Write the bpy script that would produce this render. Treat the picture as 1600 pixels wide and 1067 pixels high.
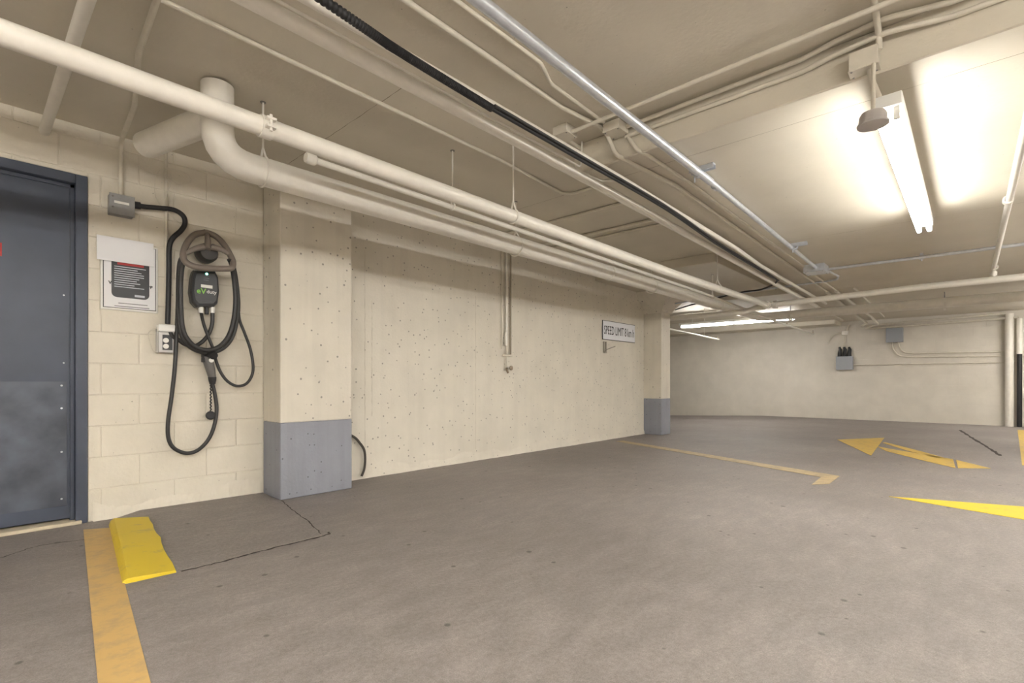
import bpy, bmesh, math, random
from mathutils import Vector, Matrix
random.seed(7)
S = bpy.context.scene
C = S.collection
for o in list(bpy.data.objects): bpy.data.objects.remove(o)

# ---------------------------------------------------------------- camera, world, exposure
TH = math.radians(42.46); CT, ST = math.cos(TH), math.sin(TH)
F, HOR, CH = 787.0, 596.0, 0.885          # focal length in px, horizon row, camera height
cam = bpy.data.cameras.new('camera'); cam_o = bpy.data.objects.new('camera', cam); C.objects.link(cam_o)
cam.sensor_width = 36; cam.lens = F / 1600 * 36; cam.shift_y = (HOR - 533.5) / 1600
cam.clip_start = 0.02
cam_o.location = (0, 0, CH); cam_o.rotation_euler = (math.pi / 2, 0, TH - math.pi / 2)
S.camera = cam_o
w = bpy.data.worlds.new('world'); S.world = w; w.use_nodes = True
w.node_tree.nodes['Background'].inputs[0].default_value = (0.9, 0.88, 0.82, 1)
w.node_tree.nodes['Background'].inputs[1].default_value = 0.02
S.view_settings.view_transform = 'Standard'; S.view_settings.look = 'None'
S.view_settings.exposure = 2.02; S.view_settings.gamma = 1.0
S.view_settings.use_curve_mapping = False
TUBE = 25.0                                # radiance of the fluorescent tubes

def px(u, v, X=None, Y=None, Z=None):
    """photo pixel -> point where its ray meets the wall / floor / ceiling plane it touches (Z above floor)"""
    a = (u - 800) / F; dx = CT + a * ST; dy = ST - a * CT; dz = (HOR - v) / F
    if X is not None: t = X / dx
    elif Y is not None: t = Y / dy
    else: t = (Z - CH) / dz
    return Vector((dx * t, dy * t, CH + dz * t))

# ---------------------------------------------------------------- materials
MATS = {}
def nodes(name):
    m = bpy.data.materials.new(name); m.use_nodes = True
    nt = m.node_tree; b = nt.nodes['Principled BSDF']
    return m, nt, b
def N(nt, typ, **kw):
    n = nt.nodes.new(typ)
    for k, v in kw.items(): setattr(n, k, v)
    return n
def plain(name, col, rough=0.5, metal=0.0, noise=0.0, scale=20, bump=0.0, emit=None, est=0, coord='Object'):
    if name in MATS: return MATS[name]
    m, nt, b = nodes(name)
    b.inputs['Base Color'].default_value = (*col, 1); b.inputs['Roughness'].default_value = rough
    b.inputs['Metallic'].default_value = metal
    if noise or bump:
        tc = N(nt, 'ShaderNodeTexCoord'); nz = N(nt, 'ShaderNodeTexNoise')
        nz.inputs['Scale'].default_value = scale; nz.inputs['Detail'].default_value = 6
        nt.links.new(tc.outputs[coord], nz.inputs['Vector'])
    if noise:
        r = N(nt, 'ShaderNodeMapRange'); r.inputs[1].default_value = 0.3; r.inputs[2].default_value = 0.7
        r.inputs[3].default_value = 1 - noise; r.inputs[4].default_value = 1 + noise * 0.5
        mx = N(nt, 'ShaderNodeVectorMath', operation='SCALE'); mx.inputs[0].default_value = col
        nt.links.new(nz.outputs['Fac'], r.inputs[0]); nt.links.new(r.outputs[0], mx.inputs['Scale'])
        nt.links.new(mx.outputs[0], b.inputs['Base Color'])
    if bump:
        bp = N(nt, 'ShaderNodeBump'); bp.inputs['Strength'].default_value = bump; bp.inputs['Distance'].default_value = 0.01
        nt.links.new(nz.outputs['Fac'], bp.inputs['Height']); nt.links.new(bp.outputs[0], b.inputs['Normal'])
    if emit:
        b.inputs['Emission Color'].default_value = (*emit, 1); b.inputs['Emission Strength'].default_value = est
    MATS[name] = m; return m

def painted(name, col, holes=0.0, streak=0.0, bump=0.25, scale=3.0, blotch=0.10, brick=False, seams=None):
    """painted concrete / block: blotches, small pits, vertical drips, faint rollers' relief (world-anchored)"""
    if name in MATS: return MATS[name]
    m, nt, b = nodes(name); L = nt.links.new
    b.inputs['Roughness'].default_value = 0.55
    geo = N(nt, 'ShaderNodeNewGeometry')
    n1 = N(nt, 'ShaderNodeTexNoise'); n1.inputs['Scale'].default_value = scale; n1.inputs['Detail'].default_value = 8
    n1.inputs['Roughness'].default_value = 0.6
    L(geo.outputs['Position'], n1.inputs['Vector'])
    r1 = N(nt, 'ShaderNodeMapRange'); r1.inputs[1].default_value = 0.3; r1.inputs[2].default_value = 0.75
    r1.inputs[3].default_value = 1 - blotch; r1.inputs[4].default_value = 1.03
    L(n1.outputs['Fac'], r1.inputs[0])
    fac = r1.outputs[0]
    def mul(x, y):
        q = N(nt, 'ShaderNodeMath', operation='MULTIPLY'); L(x, q.inputs[0]); L(y, q.inputs[1]); return q.outputs[0]
    hgt = None
    if holes:
        vo = N(nt, 'ShaderNodeTexVoronoi'); vo.inputs['Scale'].default_value = 17.0
        L(geo.outputs['Position'], vo.inputs['Vector'])
        nn = N(nt, 'ShaderNodeTexNoise'); nn.inputs['Scale'].default_value = 60
        L(geo.outputs['Position'], nn.inputs['Vector'])
        # pit radius varies from cell to cell
        sub = N(nt, 'ShaderNodeMath', operation='MULTIPLY_ADD'); L(vo.outputs['Color'], sub.inputs[0])
        sub.inputs[1].default_value = -0.27 * holes; L(vo.outputs['Distance'], sub.inputs[2])
        ad = N(nt, 'ShaderNodeMath', operation='MULTIPLY_ADD'); L(nn.outputs['Fac'], ad.inputs[0]); ad.inputs[1].default_value = 0.05
        L(sub.outputs[0], ad.inputs[2])
        r2 = N(nt, 'ShaderNodeMapRange'); r2.inputs[1].default_value = 0.0; r2.inputs[2].default_value = 0.035
        r2.inputs[3].default_value = 0.45; r2.inputs[4].default_value = 1.0
        L(ad.outputs[0], r2.inputs[0]); fac = mul(fac, r2.outputs[0]); hgt = r2.outputs[0]
    if streak:
        mp = N(nt, 'ShaderNodeMapping'); mp.inputs['Scale'].default_value = (9, 9, 0.35)
        L(geo.outputs['Position'], mp.inputs['Vector'])
        n3 = N(nt, 'ShaderNodeTexNoise'); n3.inputs['Scale'].default_value = 1.6; n3.inputs['Detail'].default_value = 5
        L(mp.outputs[0], n3.inputs['Vector'])
        r3 = N(nt, 'ShaderNodeMapRange'); r3.inputs[1].default_value = 0.35; r3.inputs[2].default_value = 0.55
        r3.inputs[3].default_value = 1 - streak; r3.inputs[4].default_value = 1.0
        L(n3.outputs['Fac'], r3.inputs[0]); fac = mul(fac, r3.outputs[0])
    if brick:
        mp2 = N(nt, 'ShaderNodeMapping'); mp2.inputs['Rotation'].default_value = (math.pi/2, 0, math.pi/2)
        sep = N(nt, 'ShaderNodeSeparateXYZ'); cmb = N(nt, 'ShaderNodeCombineXYZ')
        L(geo.outputs['Position'], sep.inputs[0]); L(sep.outputs['Y'], cmb.inputs['X']); L(sep.outputs['Z'], cmb.inputs['Y'])
        br = N(nt, 'ShaderNodeTexBrick'); br.inputs['Scale'].default_value = 1.0
        br.inputs['Brick Width'].default_value = 0.4; br.inputs['Row Height'].default_value = 0.2
        br.inputs['Mortar Size'].default_value = 0.004; br.inputs['Mortar Smooth'].default_value = 0.6
        L(cmb.outputs[0], br.inputs['Vector']); bfac = br.outputs['Fac']
    sc = N(nt, 'ShaderNodeVectorMath', operation='SCALE'); sc.inputs[0].default_value = col
    L(fac, sc.inputs['Scale']); L(sc.outputs[0], b.inputs['Base Color'])
    n4 = N(nt, 'ShaderNodeTexNoise'); n4.inputs['Scale'].default_value = 45; n4.inputs['Detail'].default_value = 5
    L(geo.outputs['Position'], n4.inputs['Vector'])
    bp = N(nt, 'ShaderNodeBump'); bp.inputs['Strength'].default_value = bump; bp.inputs['Distance'].default_value = 0.006
    L(n4.outputs['Fac'], bp.inputs['Height'])
    last = bp
    if hgt is not None:
        b2 = N(nt, 'ShaderNodeBump'); b2.inputs['Strength'].default_value = 0.6; b2.inputs['Distance'].default_value = 0.004
        L(hgt, b2.inputs['Height']); L(bp.outputs[0], b2.inputs['Normal']); last = b2
    if brick:
        b3 = N(nt, 'ShaderNodeBump'); b3.invert = True; b3.inputs['Strength'].default_value = 0.5; b3.inputs['Distance'].default_value = 0.004
        L(bfac, b3.inputs['Height']); L(last.outputs[0], b3.inputs['Normal']); last = b3
    L(last.outputs[0], b.inputs['Normal'])
    MATS[name] = m; return m

CREAM = (0.705, 0.655, 0.555)
M_BLOCK = painted('painted_block', CREAM, holes=0.25, streak=0.0, bump=0.45, scale=5, blotch=0.07)
M_CONC = painted('painted_concrete_wall', (0.715, 0.668, 0.575), holes=0.62, streak=0.03, bump=0.3)
M_COL = painted('painted_column', (0.715, 0.665, 0.57), holes=0.85, streak=0.05, bump=0.3)
M_GREYBAND = painted('grey_blue_paint', (0.29, 0.30, 0.345), holes=0.75, streak=0.08, bump=0.3, blotch=0.14)
M_FAR = painted('painted_far_wall', (0.70, 0.655, 0.575), holes=0.2, streak=0.0, bump=0.2, brick=True)
M_CEIL = painted('painted_ceiling', (0.645, 0.595, 0.495), holes=0.25, bump=0.25, scale=1.6, blotch=0.09)
M_PIPE = plain('cream_pipe_paint', (0.80, 0.765, 0.69), 0.34, noise=0.05, scale=14)
M_COND = plain('cream_conduit_paint', (0.66, 0.615, 0.52), 0.45, noise=0.06, scale=20)
M_STEEL = plain('galvanised_steel', (0.66, 0.69, 0.74), 0.32, 0.6, noise=0.12, scale=25)
M_DARKSTEEL = plain('dark_steel', (0.22, 0.21, 0.20), 0.45, 0.6)
M_BLACK = plain('black_rubber', (0.018, 0.018, 0.02), 0.5)
M_CABLE = plain('black_cable', (0.028, 0.027, 0.027), 0.45)
M_WHITE = plain('white_enamel', (0.82, 0.82, 0.80), 0.4)
M_PLASTIC = plain('white_plastic', (0.78, 0.77, 0.73), 0.4)
M_PAPER = plain('paper', (0.80, 0.80, 0.82), 0.8)
M_GREYBOX = plain('grey_metal_box', (0.30, 0.30, 0.30), 0.45, 0.3, noise=0.08, scale=30)
M_PANELGREY = plain('grey_panel_box', (0.33, 0.35, 0.38), 0.45, 0.1)
M_DOOR = plain('dark_blue_grey_door_paint', (0.060, 0.073, 0.108), 0.40, noise=0.18, scale=4)
M_KICK = plain('scuffed_kick_plate', (0.095, 0.108, 0.140), 0.36, 0.2, noise=0.4, scale=6)
M_TUBE = plain('fluorescent_tube', (0.9, 0.9, 0.9), 0.3, emit=(1.0, 0.97, 0.92), est=TUBE)
M_TUBE_DIM = plain('dimmed_fluorescent_tube', (0.9, 0.9, 0.9), 0.3, emit=(1.0, 0.97, 0.92), est=TUBE * 0.58)  # emission turned down on the fixtures in view to limit ceiling glare
M_INK = plain('black_ink', (0.012, 0.012, 0.014), 0.5)
M_SCREEN = plain('notice_black', (0.02, 0.021, 0.026), 0.3)
M_RED = plain('red_print', (0.42, 0.03, 0.03), 0.5)
M_GREEN = plain('green_print', (0.25, 0.55, 0.10), 0.5)
M_LED = plain('green_led', (0.1, 0.8, 0.5), 0.3, emit=(0.2, 1.0, 0.7), est=3.0)
M_WHEEL = plain('taupe_plastic_wheel', (0.20, 0.165, 0.14), 0.42, noise=0.08, scale=20)
M_HUB = plain('dark_hub', (0.04, 0.035, 0.032), 0.5)
M_BRONZE = plain('brass_valve', (0.30, 0.24, 0.17), 0.4, 0.5)
M_CHGREY = plain('charger_charcoal', (0.045, 0.047, 0.052), 0.38)
M_HANDLE = plain('connector_grey', (0.13, 0.125, 0.12), 0.45)
M_CLEAR = plain('cloudy_plastic', (0.60, 0.59, 0.58), 0.25)

def mat_floor():
    m, nt, b = nodes('worn_concrete_floor'); L = nt.links.new
    geo = N(nt, 'ShaderNodeNewGeometry')
    def noise(sc, det, sx=1, sy=1, rough=0.6):
        mp = N(nt, 'ShaderNodeMapping'); mp.inputs['Scale'].default_value = (sx, sy, 1)
        mp.inputs['Rotation'].default_value = (0, 0, 0.35)
        n = N(nt, 'ShaderNodeTexNoise'); n.inputs['Scale'].default_value = sc; n.inputs['Detail'].default_value = det
        n.inputs['Roughness'].default_value = rough
        L(geo.outputs['Position'], mp.inputs['Vector']); L(mp.outputs[0], n.inputs['Vector']); return n.outputs['Fac']
    big = noise(0.7, 5); mid = noise(5, 8, 1, 2.2); fine = noise(55, 6); grit = noise(220, 2)
    cr = N(nt, 'ShaderNodeValToRGB'); e = cr.color_ramp.elements
    e[0].position = 0.25; e[0].color = (0.225, 0.198, 0.185, 1); e[1].position = 0.75; e[1].color = (0.315, 0.281, 0.266, 1)
    L(big, cr.inputs[0])
    def scl(x, lo, hi, a=0.3, c=0.7):
        r = N(nt, 'ShaderNodeMapRange'); r.inputs[1].default_value = a; r.inputs[2].default_value = c
        r.inputs[3].default_value = lo; r.inputs[4].default_value = hi; L(x, r.inputs[0]); return r.outputs[0]
    f = scl(mid, 0.76, 1.16)
    for x in (scl(fine, 0.82, 1.14), scl(grit, 0.80, 1.14)):
        q = N(nt, 'ShaderNodeMath', operation='MULTIPLY'); L(f, q.inputs[0]); L(x, q.inputs[1]); f = q.outputs[0]
    # small dark pits and pale specks
    vo = N(nt, 'ShaderNodeTexVoronoi'); vo.inputs['Scale'].default_value = 7; L(geo.outputs['Position'], vo.inputs['Vector'])
    sub = N(nt, 'ShaderNodeMath', operation='MULTIPLY_ADD'); L(vo.outputs['Color'], sub.inputs[0]); sub.inputs[1].default_value = -0.12
    L(vo.outputs['Distance'], sub.inputs[2])
    pit = scl(sub.outputs[0], 0.45, 1.0, -0.02, 0.02)
    q = N(nt, 'ShaderNodeMath', operation='MULTIPLY'); L(f, q.inputs[0]); L(pit, q.inputs[1]); f = q.outputs[0]
    sc = N(nt, 'ShaderNodeVectorMath', operation='SCALE'); L(cr.outputs[0], sc.inputs[0]); L(f, sc.inputs['Scale'])
    L(sc.outputs[0], b.inputs['Base Color'])
    b.inputs['Roughness'].default_value = 0.62
    rr = scl(mid, 0.50, 0.72); L(rr, b.inputs['Roughness'])
    bp = N(nt, 'ShaderNodeBump'); bp.inputs['Strength'].default_value = 0.25; bp.inputs['Distance'].default_value = 0.004
    L(fine, bp.inputs['Height']); L(bp.outputs[0], b.inputs['Normal'])
    return m
M_FLOOR = mat_floor()

def mat_marking(name, col, wear=0.5, thin=0.5):
    """road paint worn through to the concrete in patches"""
    m, nt, b = nodes(name); L = nt.links.new
    geo = N(nt, 'ShaderNodeNewGeometry')
    n1 = N(nt, 'ShaderNodeTexNoise'); n1.inputs['Scale'].default_value = 9; n1.inputs['Detail'].default_value = 9; n1.inputs['Roughness'].default_value = 0.72
    L(geo.outputs['Position'], n1.inputs['Vector'])
    r = N(nt, 'ShaderNodeMapRange'); r.inputs[1].default_value = 0.62 - 0.25 * wear; r.inputs[2].default_value = 0.75 - 0.1 * wear
    r.inputs[3].default_value = 0.0; r.inputs[4].default_value = thin
    L(n1.outputs['Fac'], r.inputs[0])
    mx = N(nt, 'ShaderNodeMix', data_type='RGBA'); mx.inputs[6].default_value = (*col, 1); mx.inputs[7].default_value = (0.23, 0.19, 0.16, 1)
    L(r.outputs[0], mx.inputs[0]); L(mx.outputs[2], b.inputs['Base Color']); b.inputs['Roughness'].default_value = 0.6
    return m
M_YLINE = mat_marking('worn_ochre_line', (0.60, 0.40, 0.15), 0.6, 0.45)
M_YPALE = mat_marking('pale_worn_line', (0.52, 0.40, 0.22), 0.8, 0.6)
M_YARROW = mat_marking('yellow_arrow_paint', (0.62, 0.42, 0.09), 0.45, 0.6)
M_YFRESH = mat_marking('fresh_yellow_paint', (0.70, 0.50, 0.03), 0.25, 0.5)
M_CURB = mat_marking('yellow_curb_paint', (0.66, 0.49, 0.03), 0.2, 0.6)
M_CRACK = plain('crack_dark', (0.045, 0.036, 0.03), 0.9)
M_STAIN = plain('oil_stain', (0.06, 0.05, 0.045), 0.7, noise=0.3, scale=30)

# ---------------------------------------------------------------- mesh helpers
def obj(name, bm, mat, parent=None, smooth=False, loc=None):
    me = bpy.data.meshes.new(name); bm.normal_update(); bm.to_mesh(me); bm.free()
    if smooth:
        for p in me.polygons: p.use_smooth = True
        me.set_sharp_from_angle(angle=math.radians(38))
    me.materials.append(mat)
    o = bpy.data.objects.new(name, me); C.objects.link(o)
    if parent: o.parent = parent
    if loc is not None: o.location = loc
    return o
def tag(o, label=None, cat=None, group=None, kind=None):
    if label: o['label'] = label
    if cat: o['category'] = cat
    if group: o['group'] = group
    if kind: o['kind'] = kind
    return o
def thing(name, label, cat, group=None):
    o = bpy.data.objects.new(name, None); C.objects.link(o); o.empty_display_size = 0.05
    return tag(o, label, cat, group)
def box(bm, x0, x1, y0, y1, z0, z1, bev=0.0, seg=1, mat=None):
    r = bmesh.ops.create_cube(bm, size=1.0)
    vs = r['verts']
    for v in vs:
        v.co = Vector((x0 + (v.co.x + .5) * (x1 - x0), y0 + (v.co.y + .5) * (y1 - y0), z0 + (v.co.z + .5) * (z1 - z0)))
    if bev:
        es = list({e for v in vs for e in v.link_edges})
        bmesh.ops.bevel(bm, geom=es, offset=bev, segments=seg, affect='EDGES', profile=0.5)
    return bm
def B(*a, **k): return box(bmesh.new(), *a, **k)
def prism(bm, pts, z0, z1):
    """vertical prism over a floor polygon"""
    lo = [bm.verts.new((p[0], p[1], z0)) for p in pts]; hi = [bm.verts.new((p[0], p[1], z1)) for p in pts]
    n = len(pts); bm.faces.new(hi); bm.faces.new(lo[::-1])
    for i in range(n): bm.faces.new((lo[i], lo[(i + 1) % n], hi[(i + 1) % n], hi[i]))
    bmesh.ops.recalc_face_normals(bm, faces=bm.faces[:]); return bm
def fillet(pts, rb):
    pts = [Vector(p) for p in pts]
    if rb <= 0 or len(pts) < 3: return pts
    out = [pts[0]]
    for i in range(1, len(pts) - 1):
        a, b_, c = pts[i - 1], pts[i], pts[i + 1]
        d1 = (a - b_); d2 = (c - b_); l1, l2 = d1.length, d2.length; d1 /= l1; d2 /= l2
        ang = d1.angle(d2)
        t = min(rb / max(math.tan(ang / 2), 1e-3), 0.48 * l1, 0.48 * l2)
        p, q = b_ + d1 * t, b_ + d2 * t
        for k in range(7):
            s = k / 6; out.append(p * (1 - s) ** 2 + b_ * 2 * s * (1 - s) + q * s * s)
    out.append(pts[-1]); return out
def spline(pts, n=8):
    pts = [Vector(p) for p in pts]; out = []
    P = [pts[0] * 2 - pts[1]] + pts + [pts[-1] * 2 - pts[-2]]
    for i in range(1, len(P) - 2):
        p0, p1, p2, p3 = P[i - 1:i + 3]
        for k in range(n):
            t = k / n
            out.append(0.5 * ((2 * p1) + (p2 - p0) * t + (2 * p0 - 5 * p1 + 4 * p2 - p3) * t * t + (3 * p1 - p0 - 3 * p2 + p3) * t ** 3))
    out.append(pts[-1]); return out
def sweep(bm, pts, r, seg=14, rf=None):
    pts = [Vector(p) for p in pts]; n = len(pts); rings = []
    t0 = (pts[1] - pts[0]).normalized(); up = Vector((0, 0, 1)) if abs(t0.z) < .9 else Vector((1, 0, 0))
    u = t0.cross(up).normalized()
    for i, p in enumerate(pts):
        t = (pts[min(i + 1, n - 1)] - pts[max(i - 1, 0)]).normalized()
        u = (u - t * u.dot(t)).normalized(); v = t.cross(u)
        rr = rf(i) if rf else r
        rings.append([bm.verts.new(p + (u * math.cos(2 * math.pi * k / seg) + v * math.sin(2 * math.pi * k / seg)) * rr) for k in range(seg)])
    for i in range(n - 1):
        for k in range(seg):
            bm.faces.new((rings[i][k], rings[i][(k + 1) % seg], rings[i + 1][(k + 1) % seg], rings[i + 1][k]))
    bm.faces.new(rings[0][::-1]); bm.faces.new(rings[-1]); return bm
def pipe(name, pts, d, mat, label=None, cat='pipe', group=None, bend=0.0, seg=16, parent=None, smooth_curve=False):
    path = spline(pts) if smooth_curve else fillet(pts, bend)
    o = obj(name, sweep(bmesh.new(), path, d / 2, seg), mat, parent, smooth=True)
    if label: tag(o, label, cat, group)
    return o
def ringband(bm, c, axis, r0, r1, wdt, seg=18):
    """a short collar around a pipe"""
    axis = Vector(axis).normalized(); u = axis.orthogonal().normalized(); v = axis.cross(u); c = Vector(c)
    prof = [(-wdt / 2, r0), (-wdt / 2, r1), (wdt / 2, r1), (wdt / 2, r0)]
    rg = [[bm.verts.new(c + axis * a + (u * math.cos(2 * math.pi * k / seg) + v * math.sin(2 * math.pi * k / seg)) * r) for k in range(seg)] for a, r in prof]
    for j in range(4):
        A, Bq = rg[j], rg[(j + 1) % 4]
        for k in range(seg): bm.faces.new((A[k], A[(k + 1) % seg], Bq[(k + 1) % seg], Bq[k]))
    bmesh.ops.recalc_face_normals(bm, faces=bm.faces[:]); return bm
def lathe(bm, prof, c=(0, 0, 0), axis='Z', seg=18):
    c = Vector(c); rg = []
    for r, h in prof:
        ring = []
        for k in range(seg):
            a = 2 * math.pi * k / seg; x, y = r * math.cos(a), r * math.sin(a)
            ring.append(bm.verts.new(c + (Vector((x, y, h)) if axis == 'Z' else Vector((h, x, y)) if axis == 'X' else Vector((x, h, y)))))
        rg.append(ring)
    for i in range(len(rg) - 1):
        for k in range(seg): bm.faces.new((rg[i][k], rg[i][(k + 1) % seg], rg[i + 1][(k + 1) % seg], rg[i + 1][k]))
    bm.faces.new(rg[0]); bm.faces.new(rg[-1]); bmesh.ops.recalc_face_normals(bm, faces=bm.faces[:]); return bm
def text(name, body, size, mat, origin, xdir, updir, parent, sx=1.0, bold=0.0, fit=None):
    cu = bpy.data.curves.new(name, 'FONT'); cu.body = body; cu.size = size; cu.extrude = 0.0006; cu.offset = bold
    cu.align_x = 'CENTER'; cu.align_y = 'CENTER'
    t = bpy.data.objects.new('tmp', cu); C.objects.link(t)
    dg = bpy.context.evaluated_depsgraph_get(); me = bpy.data.meshes.new_from_object(t.evaluated_get(dg))
    bpy.data.objects.remove(t)
    if fit: xs = [v.co.x for v in me.vertices]; sx = fit / (max(xs) - min(xs))
    xd = Vector(xdir).normalized(); ud = Vector(updir).normalized(); nd = xd.cross(ud)
    me.transform(Matrix.Translation(origin) @ Matrix((xd, ud, nd)).transposed().to_4x4() @ Matrix.Diagonal((sx, 1, 1, 1)))
    me.materials.clear(); me.materials.append(mat)
    o = bpy.data.objects.new(name, me); C.objects.link(o); o.parent = parent; return o
def struct(name, bm, mat, parent=None, smooth=False):
    o = obj(name, bm, mat, parent, smooth); o['kind'] = 'structure'; return o

# ---------------------------------------------------------------- levels
ZC, ZB, ZP = 2.485, 2.285, 2.365         # main ceiling, dropped slab, drop panel
WY = 4.11                                # face of the long left wall
XB, YB = 2.81, 2.0                       # corner of the dropped slab
XF = 14.0                                # far wall
X0, Y0 = -4.0, -6.0

# ---------------------------------------------------------------- floor (falls gently towards the far left bay)
bm = bmesh.new(); nx, ny = 60, 50
def fz(x, y): return -0.042 * max(0.0, y - 4.0) * min(1.0, max(0.0, (x - 8.5) / 3.0))
gv = [[None] * (ny + 1) for _ in range(nx + 1)]
for i in range(nx + 1):
    for j in range(ny + 1):
        x = X0 + (XF + .2 - X0) * i / nx; y = Y0 + (9.2 - Y0) * j / ny
        gv[i][j] = bm.verts.new((x, y, fz(x, y)))
for i in range(nx):
    for j in range(ny): bm.faces.new((gv[i][j], gv[i + 1][j], gv[i + 1][j + 1], gv[i][j + 1]))
struct('floor', bm, M_FLOOR, smooth=True)

# ---------------------------------------------------------------- ceiling: slab, dropped slab, drop panel over the far column
bm = bmesh.new()
box(bm, X0 - .2, XF + .2, Y0 - .2, 9.2, ZC, ZC + .2)
struct('ceiling', bm, M_CEIL)
struct('ceiling', B(XB, 8.9, Y0, YB, ZB, ZC, 0.006), M_CEIL)          # dropped slab
struct('ceiling', B(8.9, 13.35, Y0, 3.7, ZB, ZC, 0.006), M_CEIL)
struct('ceiling', B(13.35, XF, Y0, 2.3, ZB, ZC, 0.006), M_CEIL)
struct('ceiling', B(6.3, 8.9, 2.35, WY, ZP, ZC, 0.006), M_CEIL)       # drop panel over the slim column
struct('ceiling', B(13.35, XF, 2.3, 9.0, 2.19, ZC, 0.01), M_CEIL)
# formwork joints in the slab, fine raised/open seams
for i, (pts, z) in enumerate([([(3.05, -2.5), (3.05, 1.95)], ZB), ([(5.6, -2.5), (5.6, 1.95)], ZB), ([(1.62, 2.3), (1.62, 3.9)], ZC), ([(3.49, 2.2), (3.49, 4.0)], ZC)]):
    (xa, ya), (xb, yb) = pts
    bm = bmesh.new(); n = 40; prev = None
    for k in range(n + 1):
        s = k / n; x = xa + (xb - xa) * s + random.uniform(-.002, .002); y = ya + (yb - ya) * s; wd = random.uniform(.0006, .0024)
        cur = (bm.verts.new((x - wd, y, z - .0012)), bm.verts.new((x + wd, y, z - .0012)))
        if prev: bm.faces.new((prev[0], prev[1], cur[1], cur[0]))
        prev = cur
    o = struct('trim_%d' % (i + 1), bm, plain('seam_dark', (0.25, 0.21, 0.15), 0.9))

# ---------------------------------------------------------------- entry wall of painted blocks with the door opening
DX0, DX1, DZ = -0.46, 0.535, 2.17        # outer size of the door frame
bm = bmesh.new()
for a in ((X0, DX0, 0, ZC), (DX1, 1.72, 0, ZC), (DX0, DX1, DZ, ZC)): box(bm, a[0], a[1], WY + .005, WY + .2, a[2], a[3])
wall_entry = struct('wall_entry', bm, M_BLOCK)
cache = {}
def block(x0, x1, z0, z1):
    L_, H_ = round(x1 - x0, 3), round(z1 - z0, 3)
    if L_ < 0.03 or H_ < 0.03: return
    key = (L_, H_)
    if key not in cache:
        g = 0.0025
        b_ = B(-L_ / 2 + g, L_ / 2 - g, 0, 0.09, -H_ / 2 + g, H_ / 2 - g, 0.0035, 2)
        me = bpy.data.meshes.new('block'); b_.to_mesh(me); b_.free(); me.materials.append(M_BLOCK); cache[key] = me
    o = bpy.data.objects.new('block', cache[key]); C.objects.link(o); o.parent = wall_entry
    o.location = ((x0 + x1) / 2, WY + random.uniform(-.0008, .0008), (z0 + z1) / 2)
for r in range(13):
    z0, z1 = r * .2, min((r + 1) * .2, ZC)
    off = 0.2 if r % 2 == 0 else 0.0
    js = [X0] + [x for x in [off + .4 * k for k in range(-9, 5)] if X0 + .03 < x < 1.57] + [1.6]
    for a, c in zip(js[:-1], js[1:]):
        if z0 >= DZ - .001: block(a, c, z0, z1); continue
        for (s, e) in ((a, min(c, DX0)), (max(a, DX1), c)):
            if e - s > 0.03:
                block(s, e, z0, z1)
        if z0 < DZ < z1:
            s, e = max(a, DX0), min(c, DX1)
            if e - s > .03: block(s, e, DZ, z1)

# poured concrete wall between the columns
bm = bmesh.new(); box(bm, 1.72, 8.1, WY, WY + .2, 0, ZC)
wall_left = struct('wall_left', bm, M_CONC)
# crumbling cement fillet along the foot of the walls
def skirt(name, x0, x1, y, h, n, mat, rough=0.35):
    bm = bmesh.new(); prev = None
    for k in range(n + 1):
        x = x0 + (x1 - x0) * k / n
        hh = h * (1 + rough * (.5 * math.sin(x * 5.3) + .4 * math.sin(x * 13.7 + 1)) + random.uniform(-.08, .08)); dd = 0.012 + .005 * math.sin(x * 9.1) + random.uniform(-.003, .003)
        c = [bm.verts.new(p) for p in ((x, y + .002, 0), (x, y - dd - .006, 0), (x, y - dd, hh * .55), (x, y - .001, hh), (x, y + .002, hh))]
        if prev:
            for i in range(4): bm.faces.new((prev[i], prev[i + 1], c[i + 1], c[i]))
        prev = c
    bmesh.ops.recalc_face_normals(bm, faces=bm.faces[:])
    return struct(name, bm, mat)
skirt('baseboard_left', 2.2, 7.78, WY, 0.085, 150, M_CONC, 0.45)
skirt('baseboard_entry', 0.56, 1.57, WY, 0.10, 50, M_BLOCK, 0.5)

for i, (u, va, vb) in enumerate(((743, 462, 702), (581, 470, 650), (570, 390, 700))):
    p0, p1 = px(u, va, Y=WY), px(u, vb, Y=WY); bm = bmesh.new(); prev = None
    for k in range(41):
        z = p0.z + (p1.z - p0.z) * k / 40; wd = random.uniform(.0005, .0022); x = p0.x + random.uniform(-.0015, .0015)
        cur = (bm.verts.new((x - wd, WY - .0012, z)), bm.verts.new((x + wd, WY - .0012, z)))
        if prev: bm.faces.new((prev[0], prev[1], cur[1], cur[0]))
        prev = cur
    struct('trim_%d' % (i + 5), bm, plain('wall_seam', (0.34, 0.29, 0.22), 0.9))
# other walls
struct('wall_far', B(XF, XF + .2, Y0, 9.2, -.3, ZC), M_FAR)
struct('wall_bay', B(7.9, 8.1, WY + .2, 9.2, -.3, ZC), M_CONC)
struct('wall_bay_end', B(8.1, XF, 9.0, 9.2, -.4, ZC), M_CONC)
struct('wall_back', B(X0 - .2, X0, Y0, WY + .2, 0, ZC), M_CONC)
struct('wall_right', B(X0, XF, Y0 - .2, Y0, 0, ZC), M_CONC)

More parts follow.
